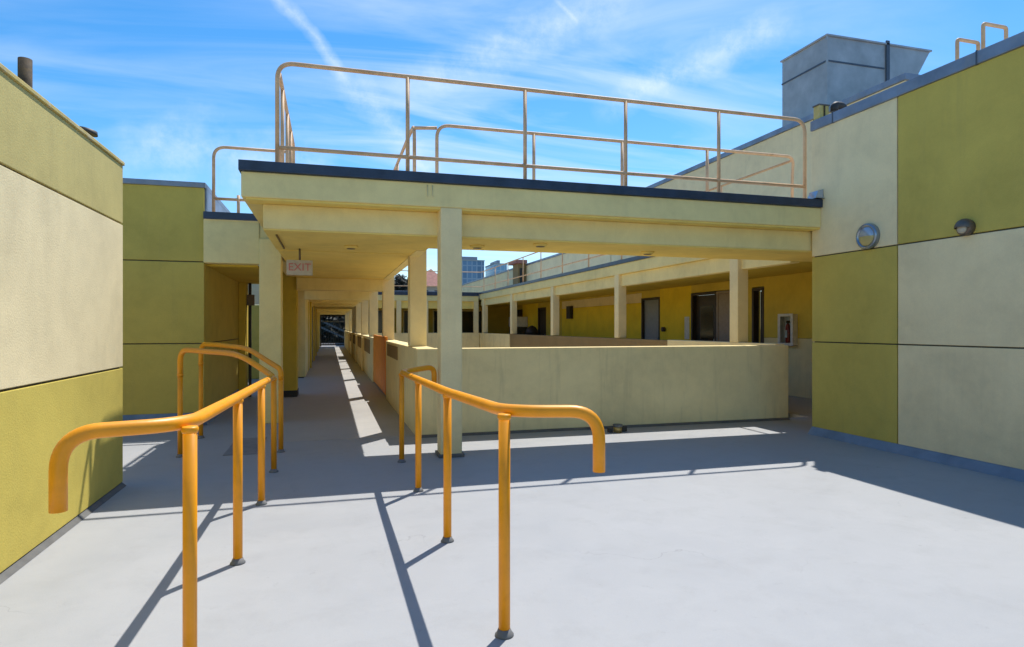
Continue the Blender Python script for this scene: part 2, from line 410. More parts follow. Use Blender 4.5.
# ------------------------------------------------------------------ corridor (left covered walkway)
co = thing('covered_walkway', 'long cream corridor of columns and roof beams running into the distance', 'walkway', (.2, 9, 0))
CE = 44
B('roof_slab', 'roofm', co, CX0, 1.20, 7.545, CE, 2.60, 2.80, bev=0)
B('ceiling', 'canopy2', co, -.58, .999, 8.004, CE, 2.215, 2.25, bev=0)
B('roof_flashing', 'flash', co, 1.201, 1.225, CY0 - .05, CE, 2.725, ZT, bev=.003)
B('fascia', 'canopy', co, 1.02, 1.20, CY0 - .05, CE, 2.49, 2.598, bev=0)
B('edge_beam', 'canopy', co, 1.00, 1.12, CY0 - .05, CE, 2.205, 2.488, bev=.006)
ys = [8.12 + 4.2 * k for k in range(9)]
for k, y in enumerate(ys):
    MB().box(.995, 1.212, y, y + .215, 1.052, 2.489, bev=.01).build('column', 'column', co)
    if k:
        MB().box(-.58, .998, y - .02, y + .24, 1.99 if k < 3 else 2.1, 2.214, bev=.008).build('cross_beam', 'canopy', co)
        MB().box(-.58, .998, y + 2.1, y + 2.32, 2.13, 2.214, bev=.008).build('cross_beam', 'canopy', co)
# corridor parapet
MB().box(GX0, GX1, CY0 + .01, 11.6, -3.0, 1.05, bev=.012).build('parapet', 'parapet', co)
MB().box(GX0, GX1, 15.25, CE, -3.0, 1.05, bev=.012).build('parapet', 'parapet', co)
MB().box(GX0 + .05, GX1, 11.601, 15.249, -3.0, 1.05, bev=.0).build('parapet', 'parapet', co)
B('orange_panel', 'orangedoor', co, GX0 + .004, GX0 + .045, 11.75, 15.0, .05, 1.12)
MB().box(GX0 - .006, GX0 + .0, 9.55, 11.3, .80, 1.0, bev=0).build('vent_panel', 'brown', co)
for k in range(4):
    y = 16.2 + k * 4.42
    B('vent_panel', 'brown', co, GX0 - .006, GX0, y, y + 2.6, .62, .98, bev=0)
    B('rib', 'parapet', co, GX0 - .06, GX0 - .001, y + 3.0, y + 3.3, 0.003, 1.0)
# left side supports
MB().box(-.90, -.62, 9.06, 9.36, 0, 2.49, bev=.012).build('column', 'canopy', co)
pl = MB().box(-.88, -.575, 12.4, 12.9, 0, 2.55, bev=.01).build('pilaster', 'olive', co)
B('foot', 'dark', pl, -.89, -.565, 12.385, 12.915, .0, .12)
MB().box(-.78, -.585, 17.25, CE, 0, 2.6, bev=.01).build('side_wall', 'canopy', co)
for k in range(5):
    y = 17.3 + 4.42 * k + 2
    MB().box(-.61, -.583, y, y + .95, 0.003, 2.05, bev=.003).build('door', 'darkdoor' if k % 2 else 'olive', co)
    B('side_pilaster', 'olive', co, -.60, -.53, y + 1.6, y + 1.9, .003, 2.5)
B('ledge_beam', 'canopy', co, -.75, -.586, 9.51, 17.2, 2.24, 2.49)

# left wing
lw = thing('covered_walkway', 'short cream roof wing joining the green block to the corridor', 'walkway', (-1.2, 9.1, 2.1))
B('roof_slab', 'roofm', lw, GBX + .002, CX0 - .022, 9.14, 12.9, 2.55, 2.80, bev=0)
B('fascia', 'canopy', lw, GBX + .002, -.903, 9.1, 9.3, 2.15, 2.722, bev=.006)
MB().box(-.902, CX0 + .002, 9.12, 9.3, 2.49, 2.722, bev=0).build('fascia_end', 'canopy', lw)
B('roof_flashing', 'flash', lw, GBX + .004, -.78, 9.07, 9.098, 2.725, ZT, bev=.003)
B('soffit', 'olive', lw, GBX + .002, -.94, 9.302, 12.9, 2.12, 2.15, bev=0)
B('door_frame', 'olive', lw, GBX + .003, GBX + .12, 12.45, 12.85, 0, 2.118)
B('downpipe', 'dark', lw, GBX + .15, GBX + .20, 12.62, 12.68, 0, 2.118)
B('junction_box', 'bronze', lw, GBX + .13, GBX + .26, 12.56, 12.61, 1.7, 1.9)

# ------------------------------------------------------------------ right arcade
ra = thing('covered_walkway', 'cream arcade of columns along the right side of the courtyard', 'walkway', (AX, 9, 0))
B('roof_slab', 'roofm', ra, AX + .01, WX, CY0 - .055, 30, 2.58, 2.80, bev=0)
B('roof_flashing', 'flash', ra, AX - .03, AX - .001, CY0 + .05, 27, 2.735, ZT, bev=.003)
B('fascia', 'canopy', ra, AX, AX + .22, CY0 + .05, 27, 2.50, 2.732, bev=.006)
B('edge_beam', 'canopy', ra, AX + .07, AX + .23, CY0 + .05, 27, 2.235, 2.498, bev=.006)
B('ceiling', 'olive', ra, AX + .232, WX, CY0 + .05, 30, 2.30, 2.34, bev=0)
ry = [8.78 + 4.38 * k for k in range(5)]
for k, y in enumerate(ry):
    MB().box(AX - .002, AX + .20, y, y + .22, 1.052, 2.499, bev=.01).build('column', 'column', ra)
MB().box(AX, AX + .16, CY0 + .28, 11.0, -3, 1.05, bev=.01).build('parapet', 'column', ra)
MB().box(AX + .02, AX + .16, 11.002, 27, .55, 1.04, bev=.01).build('parapet', 'brown', ra)
MB().box(AX, AX + .16, 11.002, 27, -3, .548, bev=.01).build('parapet', 'parapet', ra)
for k in range(2):
    y = ry[3 + k - 1] if k else ry[2]
MB().box(AX - .004, AX + .018, ry[3] + .3, 27, .55, 1.04, bev=0).build('parapet_facing', 'parapet', ra)

# ------------------------------------------------------------------ far arcade
fa = thing('covered_walkway', 'cream arcade closing the far end of the courtyard', 'walkway', (4, 27, 0))
FYY = 27.02
B('roof_slab', 'roofm', fa, 1.35, WX, FYY + .02, 30, 2.58, 2.80, bev=0)
B('roof_flashing', 'flash', fa, 1.32, AX - .04, FYY - .03, FYY, 2.66, ZT, bev=.003)
B('fascia', 'canopy', fa, 1.32, AX - .04, FYY + .002, FYY + .2, 2.42, 2.655)
B('edge_beam', 'canopy2', fa, 1.32, AX - .04, FYY + .1, FYY + .3, 2.10, 2.418)
for x in (1.6, 2.75, 3.9, 5.05, 6.12):
    B('column', 'column', fa, x, x + .2, FYY + .01, FYY + .2, 1.05, 2.419)
B('parapet', 'parapet', fa, 1.32, AX - .01, FYY + .01, FYY + .18, -3, 1.048)
B('back_wall', 'olive', fa, 1.32, 9.5, 29.6, 29.9, 0, 2.58, bev=0)
for x in (1.75, 3.3, 4.7, 6.0):
    f = B('window_frame', 'canopy', fa, x, x + 1.1, 29.55, 29.6, .95, 2.1)
    MB().box(x + .06, x + 1.04, 29.53, 29.552, 1.0, 2.05, bev=0).build('pane', 'dglass', f)
B('floor_slab', 'floor', fa, 1.32, 9.5, FYY + .19, 29.5, -.2, 0, bev=0)

# ------------------------------------------------------------------ front low parapet
pw = thing('low_wall', 'long low cream stucco wall in front of the courtyard', 'low wall', (3.6, 7.5, 0))
MB().box(GX0 + .003, 6.20, 7.41, 7.605, -.1, 1.045, bev=.016).build('wall', 'parapet', pw)
MB().prism([(7.415, .002), (7.38, .002), (7.385, .015), (7.415, .035)], GX0 + .02, 6.19, 'X').build('base_cove', 'covegrey', pw)
B('lower_wall', 'parapet', pw, 1.24, 6.355, 7.56, 7.68, -3, -.26, bev=0)

dr = thing('drain_outlet', 'small brass drain outlet with dark clips at the foot of the low wall', 'drain', (3.4, 7.12, 0))
MB().tube([(3.42, 7.10, .0), (3.42, 7.10, .085)], .052, seg=20).build('pipe', 'brass', dr)
MB().tube([(3.42, 7.10, .07), (3.42, 7.10, .10)], .060, seg=20).build('rim', 'covegrey', dr)
B('clip', 'dark', dr, 3.30, 3.355, 7.09, 7.15, 0, .055); B('clip', 'dark', dr, 3.49, 3.56, 7.12, 7.19, 0, .07)

# ------------------------------------------------------------------ orange handrails
TR = .0265
def handrail(name, label, paths, posts):
    t = thing(name, label, 'handrail', (posts[0][0], posts[0][1], 0), 'orange handrails either side of the walkway')
    for p, r in paths: MB().tube(fillet(p, r, 10), TR, seg=18).build('rail', 'orange', t)
    for x, y, z in posts:
        q = MB().tube([(x, y, 0), (x, y, z)], .0248, seg=16).build('post', 'orange', t)
        MB().lathe([(.026, z - .020), (.0295, z - .012), (.0295, z - .002), (.026, z + .004)], Matrix.Translation((x, y, 0))).build('weld_collar', 'orange', q)
        MB().lathe([(.040, .001), (.040, .006), (.034, .012), (.026, .03)], Matrix.Translation((x, y, 0))).build('base_collar', 'plate', q)
    return t
def end_loop(x, y, dx, dy, z):
    return
rp = [(-1, 0)]
sx = .69
handrail('handrail', 'right orange handrail, straight run with a hooked end on each side', [
    ([(1.085, 2.43, .695), (1.085, 2.43, .948), (.712, 2.55, .945), (.69, 3.78, .905), (.675, 5.0, .885), (.67, 6.17, .862), (1.02, 6.33, .90), (1.02, 6.33, .72)], .17)],
    [(.71, 2.56, .93), (.69, 3.78, .89), (.68, 5.0, .87), (.672, 6.12, .85)])
handrail('handrail', 'left orange handrail with hooked near end and two arms bending away at its far end', [
    ([(-.86, 2.42, .69), (-.86, 2.42, .948), (-.497, 2.55, .945), (-.48, 3.75, .915), (-.475, 4.95, .885), (-.475, 6.06, .85), (-.80, 6.3, 1.05), (-1.43, 6.98, 1.075), (-1.43, 6.98, .8)], .17),
    ([(-.48, 6.96, .75), (-.48, 6.96, .86), (-.85, 7.35, 1.07), (-1.2, 7.75, 1.10), (-1.44, 8.1, 1.10), (-1.44, 8.1, .85)], .13)],
    [(-.492, 2.56, .93), (-.482, 3.75, .90), (-.476, 4.95, .87), (-.475, 6.02, .84), (-1.43, 6.98, .83), (-.48, 6.96, .80), (-1.44, 8.1, .88)])

# ------------------------------------------------------------------ roof guard rails
def guard(label, tops, posts, zt, zl, zb, r=.021, lows=None):
    t = thing('guard_rail', label, 'guard rail', (posts[0][0], posts[0][1], zb), 'weathered guard rails on the roof')
    for p in tops: MB().tube(fillet(p, .16, 8), r).build('top_rail', 'railtan', t)
    for p in lows: MB().tube(fillet(p, .05, 4), r * .95).build('lower_rail', 'railtan', t)
    for x, y in posts:
        q = MB().tube([(x, y, zb), (x, y, zt)], r * .98).build('post', 'railtan', t)
        MB().box(x - .06, x + .06, y - .06, y + .06, zb + .005, zb + .03, bev=.002).build('base_plate', 'galvd', q)
        MB().lathe([(r * 1.02, -.016), (r * 1.3, -.006), (r * 1.3, .004), (r * 1.02, .012)], Matrix.Translation((x, y, zl + .04)), 14).build('weld_collar', 'railtan', q)
GY = 6.42; zt = 3.835
guard('front roof guard rail above the canopy, tallest and nearest, with rounded corners',
      [[(-.475, GY, 2.82), (-.475, GY, zt), (5.605, GY, zt), (5.605, GY, 2.82)], [(-.475, GY + .10, zt - .14), (-.475, GY + .22, zt - .01), (-.475, 9.0, zt), (-.475, 9.3, zt), (-.475, 9.3, 2.82)]],
      [(.765, GY), (2.01, GY), (3.19, GY), (4.39, GY), (-.475, 7.1), (-.475, 7.9), (-.475, 8.6)], zt, 2.98, 2.80,
      lows=[[(-.475, GY, 3.02), (5.605, GY, 3.02)], [(-.475, GY, 3.02), (-.475, 9.3, 3.02)]])
zt2 = 3.74
guard('guard rail of the roof edge facing the courtyard, lower and behind the front one',
      [[(1.25, 7.55, 2.82), (1.25, 7.55, zt2), (6.40, 7.55, zt2), (6.40, 7.58, zt2 - .25), (6.40, 7.58, 2.82)],
       [(.98, 7.55, 2.82), (.98, 7.56, zt2 - .02), (.98, 8.2, zt2), (.98, 26.8, zt2)], [(1.25, 7.55, zt2 - .04), (.98, 7.56, zt2 - .06)]],
      [(2.48, 7.55), (3.7, 7.55), (4.98, 7.55)] + [(.98, 9.5 + 2.4 * k) for k in range(8)], zt2, 2.98, 2.80,
      lows=[[(1.25, 7.55, 3.0), (6.40, 7.55, 3.0)], [(.98, 7.6, 3.05), (.98, 26.8, 3.05)]])
guard('long guard rail along the right arcade roof edge receding above the courtyard',
      [[(6.41, 7.62, zt2 - .04), (6.41, 26.9, zt2 - .04), (1.4, 27.3, zt2 - .03)]],
      [(6.41, 9.3 + 1.9 * k) for k in range(10)] + [(5.2, 27.0), (3.9, 27.1), (2.6, 27.2)], zt2 - .03, 3.0, 2.80, r=.018,
      lows=[[(6.41, 7.6, 3.06), (6.41, 26.9, 3.06), (1.4, 27.3, 3.06)]])
guard('short guard rail on the low left roof wing, rounded corner beside the green block',
      [[(-1.50, 9.32, 2.82), (-1.50, 9.32, 3.745), (-.50, 9.32, 3.745)]],
      [(-1.19, 9.32)], 3.1, 3.0, 2.80, lows=[[(-1.50, 9.32, 3.04), (-.5, 9.32, 3.04)]])
bpy.data.objects  # noqa

# ------------------------------------------------------------------ roof equipment
du = thing('roof_duct', 'big grey sheet metal duct box with slanted mouth on the upper roof', 'duct', (9.5, 9.7, 5.2))
DX, DY = 9.0, 9.73
t = bmesh.new()
prof = [(DX, 5.0), (11.05, 5.0), (10.95, 5.9), (11.5, 6.79), (DX, 6.79)]
MB().prism(prof, DY, 10.95, 'Y').build('duct_body', 'galv', du)
MB().box(DX - .012, 10.35, DY - .012, 10.96, 6.30, 6.33, bev=0).build('seam', 'galvd', du)
MB().box(DX - .03, 11.52, DY - .03, 10.98, 6.775, 6.81, bev=.004).build('top_flange', 'galv', du)
MB().box(10.38, 10.46, DY - .03, DY - .001, 5.9, 6.86, bev=.003).build('flange', 'galvd', du)
MB().box(DX - .02, DX + .012, DY - .02, DY + .012, 5.1, 6.775, bev=.002).build('corner_angle', 'galv', du)

gn = thing('gooseneck_vent', 'dark curved gooseneck vent on the right roof corner', 'vent', (5.98, 6.2, 3.7))
MB().tube(fillet([(6.0, 6.22, 3.7), (6.0, 6.22, 3.98), (5.86, 6.22, 3.98), (5.86, 6.22, 3.90)], .06), .045).build('pipe', 'dark', gn)
MB().tube([(6.08, 6.25, 3.7), (6.08, 6.25, 3.93)], .04).build('sleeve', 'white', gn)
mb_ = thing('meter_box', 'small yellowish box beside the dark gooseneck vent', 'utility box', (5.73, 6.3, 3.8))
B('box', 'flashyellow', mb_, 5.66, 5.80, 6.24, 6.34, 3.80, 3.97); B('lid', 'bronze', mb_, 5.65, 5.81, 6.235, 6.345, 3.97, 3.985)
B('strap', 'rustpipe', mb_, 5.72, 5.74, 6.232, 6.24, 3.81, 3.965, bev=0)

ld = thing('roof_ladder', 'two square tan hoops of a roof ladder on the right roof edge', 'ladder', (6.6, 5, 3.7))
MB().tube(fillet([(6.5, 5.18, 3.7), (6.5, 5.18, 4.40), (6.8, 5.18, 4.40), (6.8, 5.18, 3.7)], .03, 4), .019).build('side_rail', 'railtan', ld)
MB().tube(fillet([(6.5, 4.90, 3.7), (6.5, 4.90, 4.44), (6.82, 4.90, 4.44), (6.82, 4.90, 3.7)], .03, 4), .019).build('side_rail', 'railtan', ld)

# end box of flashing
fb = thing('flashing_box', 'small pale blue metal end box where the canopy edge meets the right wall', 'roof trim', (5.6, 6.3, 2.82))
MB().prism([(5.53, 2.829), (5.645, 2.829), (5.645, 2.94), (5.57, 2.92)], 6.16, 6.30).build('box', 'lens', fb)
B('lip', 'steel', fb, 5.52, 5.648, 6.14, 6.31, 2.826, 2.834, bev=0)

# ------------------------------------------------------------------ fixtures
def facing_negX(x, y, z): return Matrix.Translation((x, y, z)) @ Matrix.Rotation(R(-90), 4, 'Y')
wl = thing('wall_lamp', 'round bulkhead lamp with blue grey rim low on the cream panel', 'wall lamp', (RX, 5.5, 2.285))
mtx = facing_negX(RX, 5.5, 2.285)
MB().lathe([(.135, -.005), (.14, .0), (.14, .045), (.125, .06), (.11, .055), (.105, .03)], mtx).build('rim', 'steel', wl)
# lens split: visor upper (blue-grey) and amber lower
def dome(mtx, r, h, a0, a1, name, m, par):
    t = bmesh.new(); c = t.verts.new((0, 0, h)); rows = []
    n = 18
    for i in range(1, 7):
        q = i / 6; rr = r * math.sin(q * math.pi / 2); hh = .03 + (h - .03) * math.cos(q * math.pi / 2)
        rows.append([t.verts.new((rr * math.cos(a0 + (a1 - a0) * k / n), rr * math.sin(a0 + (a1 - a0) * k / n), hh)) for k in range(n + 1)])
    for k in range(n): t.faces.new((c, rows[0][k], rows[0][k + 1]))
    for a, b in zip(rows, rows[1:]):
        for k in range(n): t.faces.new((a[k], b[k], b[k + 1], a[k + 1]))
    for f in t.faces: f.smooth = True
    mb = MB(); mb.merge(t, mtx); return mb.build(name, m, par)
dome(mtx, .112, .075, R(-90), R(90), 'visor', 'lens', wl)      # local +X -> world +Z
dome(mtx, .112, .072, R(90), R(270), 'diffuser', 'amber', wl)
w2 = thing('wall_lamp', 'small boxy brown wall light at the panel joint, right of the round lamp', 'wall lamp', (RX, 4.4, 2.2))
m2 = facing_negX(RX, 4.4, 2.215)
MB().lathe([(.072, -.002), (.075, .0), (.075, .05), (.066, .062), (.03, .065)], m2, 24).build('housing', 'bronze', w2)
dome(m2 @ Matrix.Translation((0, 0, .01)), .082, .11, R(-95), R(95), 'hood', 'bronze', w2)
MB().lathe([(.045, .064), (.045, .08), (.03, .092), (.01, .096)], m2 @ Matrix.Translation((-.012, 0, 0)), 20).build('lens', 'signface', w2)

dl = thing('ceiling_light', 'small round flush light on the canopy soffit, right of the near column', 'ceiling light', (1.61, 6.95, 2.222), 'flush lights on the canopy soffit')
MB().lathe([(.02, -.03), (.065, -.028), (.08, -.012), (.08, 0)], Matrix.Translation((1.61, 6.95, 2.222))).build('rim', 'canopy2', dl)
MB().lathe([(.01, -.037), (.045, -.035), (.05, -.031)], Matrix.Translation((1.61, 6.95, 2.222))).build('lens', 'bronze', dl)
copy_tree(dl, (2.25, 6.62, 2.222), 'round flush light on the soffit above the middle of the low wall')
copy_tree(dl, (3.75, 6.95, 2.222), 'round flush light on the soffit, furthest right of the three over the low wall')
copy_tree(dl, (.24, 7.4, 2.222), 'round flush light on the soffit over the corridor mouth')

ex = thing('exit_sign', 'white box sign with red EXIT lettering hanging in the corridor mouth', 'exit sign', (-.34, 7.78, 2.1))
B('box', 'signface', ex, -.475, -.185, 7.78, 7.84, 1.91, 2.085)
MB().tube([(-.33, 7.81, 2.085), (-.33, 7.81, 2.22)], .012).build('stem', 'bronze', ex)
def text(s, size, loc, rot, m, parent, ext=.003, sx=1):
    cu = bpy.data.curves.new('t', 'FONT'); cu.body = s; cu.size = size; cu.extrude = ext
    cu.align_x = 'CENTER'; cu.align_y = 'CENTER'
    o = bpy.data.objects.new('t', cu); COL.objects.link(o)
    dg = bpy.context.evaluated_depsgraph_get(); me = bpy.data.meshes.new_from_object(o.evaluated_get(dg))
    bpy.data.objects.remove(o)
    me.transform(Matrix.Translation(Vector(loc) - wloc(parent)) @ rot @ Matrix.Diagonal((sx, 1, 1, 1)))
    me.materials.clear(); me.materials.append(M[m])
    q = bpy.data.objects.new('lettering', me); COL.objects.link(q); q.parent = parent; return q
text('EXIT', .125, (-.33, 7.777, 1.998), Matrix.Rotation(R(90), 4, 'X'), 'red', ex)

cb = thing('extinguisher_cabinet', 'white framed glass fire cabinet on the wall in the right passage', 'cabinet', (WX, 10, 1.25))
cx = WX - .11
MB().box(cx, WX - .002, 9.80, 9.83, .96, 1.54).box(cx, WX - .002, 10.16, 10.19, .96, 1.54).box(cx, WX - .002, 9.831, 10.159, .96, .99).box(cx, WX - .002, 9.831, 10.159, 1.51, 1.54)\
    .box(WX - .012, WX - .003, 9.831, 10.159, .99, 1.51, bev=0).build('box', 'white', cb)
fr = MB().box(cx - .012, cx - .001, 9.79, 9.855, .95, 1.55, bev=.002).box(cx - .012, cx - .001, 10.135, 10.20, .95, 1.55, bev=.002).box(cx - .012, cx - .001, 9.856, 10.134, .95, 1.0, bev=.002).box(cx - .012, cx - .001, 9.856, 10.134, 1.50, 1.55, bev=.002).build('door_frame', 'white', cb)
def glassmat():
    m, nt, b = new_mat('clear_pane'); b.inputs['Transmission Weight'].default_value = 1; b.inputs['Roughness'].default_value = .05
    b.inputs['Base Color'].default_value = (.8, .85, .85, 1); b.inputs['IOR'].default_value = 1.1; return m
M['pane'] = glassmat()
MB().box(cx - .004, cx - .001, 9.857, 10.133, 1.001, 1.499, bev=0).build('pane', 'pane', fr)
fx = thing('fire_extinguisher', 'dark red fire extinguisher inside the white wall cabinet', 'extinguisher', (WX - .09, 9.99, 1.0))
MB().lathe([(.055, 0), (.06, .02), (.06, .30), (.04, .35), (.02, .37)], Matrix.Translation((WX - .062, 9.99, 1.0)) @ Matrix.Diagonal((.7,.8,1,1))).build('cylinder', 'redcyl', fx)
MB().box(WX - .09, WX - .03, 9.97, 10.01, 1.37, 1.42).build('valve', 'dark', fx)
B('label', 'white', fx, WX - .108, WX - .104, 9.96, 10.02, 1.10, 1.24, bev=0)

po = tag(B('notice', 'white', None, WX - .012, WX - .002, 13.48, 13.68, 1.0, 1.55, bev=0), 'white vertical notice on the ochre arcade wall beside the dark glazed door', 'notice')
ob = thing('wall_speaker', 'small dark box fixed high on the ochre arcade wall', 'wall box', (WX, 21.2, 1.85))
B('housing', 'dark', ob, WX - .14, WX - .01, 21.05, 21.4, 1.6, 2.05); B('bracket', 'bronze', ob, WX - .01, WX - .001, 21.15, 21.3, 1.7, 1.95, bev=0)
kb = thing('door_closer', 'small dark round fitting on the wall left of the white notice', 'fitting', (WX, 14.7, 1.2))
MB().tube([(WX - .08, 14.65, 1.24), (WX, 14.65, 1.24)], .06).build('body', 'dark', kb)
MB().tube([(WX - .1, 14.65, 1.24), (WX - .081, 14.65, 1.24)], .03).build('button', 'bronze', kb)

# litter bin and cooler in the far bay of the arcade
bn = thing('litter_bin', 'dark domed litter bin in the shade of the far right arcade', 'bin', (7.9, 24.3, 0))
MB().lathe([(.24, 0), (.27, .05), (.27, .95), (.25, .98)], Matrix.Translation((7.9, 24.3, 0))).build('drum', 'dark', bn)
MB().lathe([(.27, .981), (.25, 1.15), (.15, 1.3), (.02, 1.36)], Matrix.Translation((7.9, 24.3, 0))).build('lid', 'darkdoor', bn)
cl = thing('vending_machine', 'pale topped dark machine standing against the far right arcade wall', 'machine', (8.1, 27.6, 0))
B('body', 'darkdoor', cl, 7.75, 8.38, 26.4, 27.15, .0, 1.3); B('top_panel', 'white', cl, 7.74, 8.38, 26.39, 27.16, 1.31, 1.75)

# ------------------------------------------------------------------ corridor end: gate + hedge
gt = thing('metal_gate', 'dark barred gate at the far end of the corridor', 'gate', (.1, 44, 0))
fm = MB().box(-.58, -.50, 44, 44.08, 0, 2.25).box(1.0, 1.08, 44, 44.08, 0, 2.25).box(-.499, .999, 44, 44.08, 2.12, 2.25).box(-.499, .999, 44, 44.08, .05, .14)
fm.build('gate_frame', 'dark', gt)
bb = MB()
for k in range(9): bb.tube([(-.36 + k * .16, 44.04, .14), (-.36 + k * .16, 44.04, 2.12)], .012, seg=6)
bb.build('bars', 'dark', gt)
B('cross_rail', 'covegrey', gt, -.45, .999, 43.96, 43.99, 1.62, 1.72, bev=0)
B('lintel', 'dark', gt, -.7, 1.4, 44.1, 44.4, 2.0, 2.6)
st = thing('concrete_stair', 'grey sloping stair rails seen beyond the corridor gate', 'stair', (0, 50, 0))
MB().prism([(-.8, 1.8), (2.2, .4), (2.2, .55), (-.8, 1.95)], 50, 50.15).build('stringer', 'plate', st)
MB().prism([(-.8, 1.3), (2.2, -.1), (2.2, .05), (-.8, 1.45)], 50, 50.1).build('stringer', 'plate', st)
B('landing', 'dark', st, -2, 4, 49.5, 53, -.4, .0)

def leaf_cloud(cx, cy, cz, rx, ry, rz, n, s, seed):
    rnd = random.Random(seed); t = bmesh.new()
    clumps = [(Vector((rnd.gauss(0, .5), rnd.gauss(0, .5), rnd.gauss(0, .45))), rnd.uniform(.22, .5)) for _ in range(16)]
    for _ in range(n):
        c, q = rnd.choice(clumps)
        v = c + Vector((rnd.gauss(0, 1), rnd.gauss(0, 1), rnd.gauss(0, 1))) * q * .6
        if v.length > 1.25: v = v.normalized() * rnd.uniform(.7, 1.2)
        p = Vector((cx + v.x * rx, cy + v.y * ry, cz + v.z * rz))
        a = Vector((rnd.gauss(0, 1), rnd.gauss(0, 1), rnd.gauss(0, 1))).normalized(); b = a.orthogonal().normalized()
        k = s * rnd.uniform(.6, 1.3)
        t.faces.new([t.verts.new(p + a * k), t.verts.new(p + b * k * .5), t.verts.new(p - a * k), t.verts.new(p - b * k * .5)])
    return t
hg = thing('hedge', 'dark hedge filling the view beyond the corridor gate', 'hedge', (0, 58, -4))
mb = MB(); mb.merge(leaf_cloud(0, 58, -.2, 6, 1.2, 3.6, 6000, .34, 3)); mb.build('foliage', 'leaf', hg)
MB().tube([(0, 58, -4), (.2, 58, 0)], .15).build('trunk', 'bark', hg)

def tree(label, x, y, zb, h, r, seed, n=4500):
    t = thing('tree', label, 'tree', (x, y, zb))
    mb = MB().tube([(x, y, zb), (x + .1, y, zb + h * .5), (x, y, zb + h * .8)], .16)
    rnd = random.Random(seed)
    for k in range(6):
        a = k * 1.05; z = zb + h * (.5 + .05 * k)
        mb.tube([(x, y, z), (x + math.cos(a) * r * .6, y + math.sin(a) * r * .6, z + h * .15)], .05, seg=6)
    mb.build('trunk', 'bark', t)
    c = MB(); c.merge(leaf_cloud(x, y, zb + h - r, r, r, r * .9, n, .13, seed)); c.build('crown', 'leaf', t)
tree('bushy dark green tree between the tiled roof and the corridor columns', 6.4, 58, -4, 10.0, 1.3, 11)

gr = thing('garage', 'dark low garage wall behind the hedge at the end of the corridor', 'garage', (0, 61, -4))
B('wall', 'dark', gr, -7, 7, 60.5, 64, -4, 2.9); B('roof', 'covegrey', gr, -7.2, 7.2, 60.3, 64.2, 2.9, 3.05)
# ------------------------------------------------------------------ far buildings
hb = thing('tiled_house', 'cream house with red tiled roof beyond the far arcade', 'house', (11, 63, -4))
B('wall', 'farcream', hb, 7.9, 10.8, 60, 68, -4, 5.2, bev=.02)
t = bmesh.new()
a = [t.verts.new(v) for v in ((7.2, 59.3, 5.2), (11.3, 59.3, 5.2), (11.3, 68.6, 5.2), (7.2, 68.6, 5.2))]
r0 = t.verts.new((9.6, 61.5, 7.0)); r1 = t.verts.new((9.6, 66.0, 7.0))
for f in ((a[0], a[1], r1, r0), (a[1], a[2], r1), (a[2], a[3], r0, r1), (a[3], a[0], r0), (a[3], a[2], a[1], a[0])): t.faces.new(f)
mb = MB(); mb.merge(t); mb.build('roof', 'tile', hb)
for x in (8.2, 9.7):
    f = B('window', 'dark', hb, x, x + .9, 59.94, 59.99, 3.4, 4.8)
fw = thing('office_block', 'low cream block with a dark window band behind the far arcade roof', 'building', (4, 45, -4))
B('wall', 'farcream', fw, 1.9, 14, 45, 54, -4, 3.75, bev=.02); B('window_band', 'dark', fw, 2.0, 13.9, 44.94, 44.99, 3.05, 3.35, bev=0)
B('roof_edge', 'flashgrey', fw, 1.8, 14.1, 44.9, 54, 3.76, 3.86)
def tower(label, x0, x1, y0, y1, z, m):
    o = thing('office_tower', label, 'tower', ((x0 + x1) / 2, y0, -4))
    B('facade', m, o, x0, x1, y0, y1, -4, z, bev=0); B('roof_plant', 'flashgrey', o, x0 + 2, x1 - 3, y0 + 2, y1 - 2, z, z + 2.2, bev=0)
    B('roof_edge', 'farcream', o, x0 - .2, x1 + .2, y0 - .2, y1 + .2, z, z + .5, bev=0)
tower('wide blue glass tower on the skyline beside the near column', 56, 73, 300, 325, 33.5, 'tower')
tower('narrow pale blue glass tower on the skyline, right of the wider one', 78, 84.5, 300, 318, 32.2, 'tower2')
pn = thing('roof_shed', 'brown rooftop shed with reddish top above the right arcade', 'shed', (9, 28, 2.8))
B('wall', 'brown', pn, 8.0, 8.36, 26.6, 27.4, 2.8, 4.1); B('roof', 'tile', pn, 7.85, 8.37, 26.4, 27.6, 4.1, 4.25)
B('door', 'dark', pn, 8.08, 8.28, 26.57, 26.6, 2.85, 3.9, bev=0)

# ------------------------------------------------------------------ sun + sky
SV = Vector((.35, .40, 1.0)).normalized()      # towards the sun
sun = bpy.data.lights.new('sun', 'SUN'); sun.energy = 3.6; sun.angle = R(.5); sun.color = (1, .955, .88)
so = bpy.data.objects.new('sun', sun); COL.objects.link(so)
so.rotation_euler = SV.to_track_quat('Z', 'Y').to_euler()
w = bpy.data.worlds.new('World'); scn.world = w; w.use_nodes = True
nt = w.node_tree; bg = nt.nodes['Background']
sky = nt.nodes.new('ShaderNodeTexSky'); sky.sky_type = 'NISHITA'; sky.sun_disc = False
sky.sun_elevation = math.asin(SV.z); sky.sun_rotation = math.atan2(SV.x, SV.y)
sky.altitude = 100; sky.air_density = 1.0; sky.dust_density = .3; sky.ozone_density = 3.0
hs = nt.nodes.new('ShaderNodeHueSaturation'); hs.inputs['Saturation'].default_value = 1.36; hs.inputs['Value'].default_value = .98
hs.inputs['Hue'].default_value = .497
nt.links.new(sky.outputs[0], hs.inputs['Color'])
tc = nt.nodes.new('ShaderNodeTexCoord')
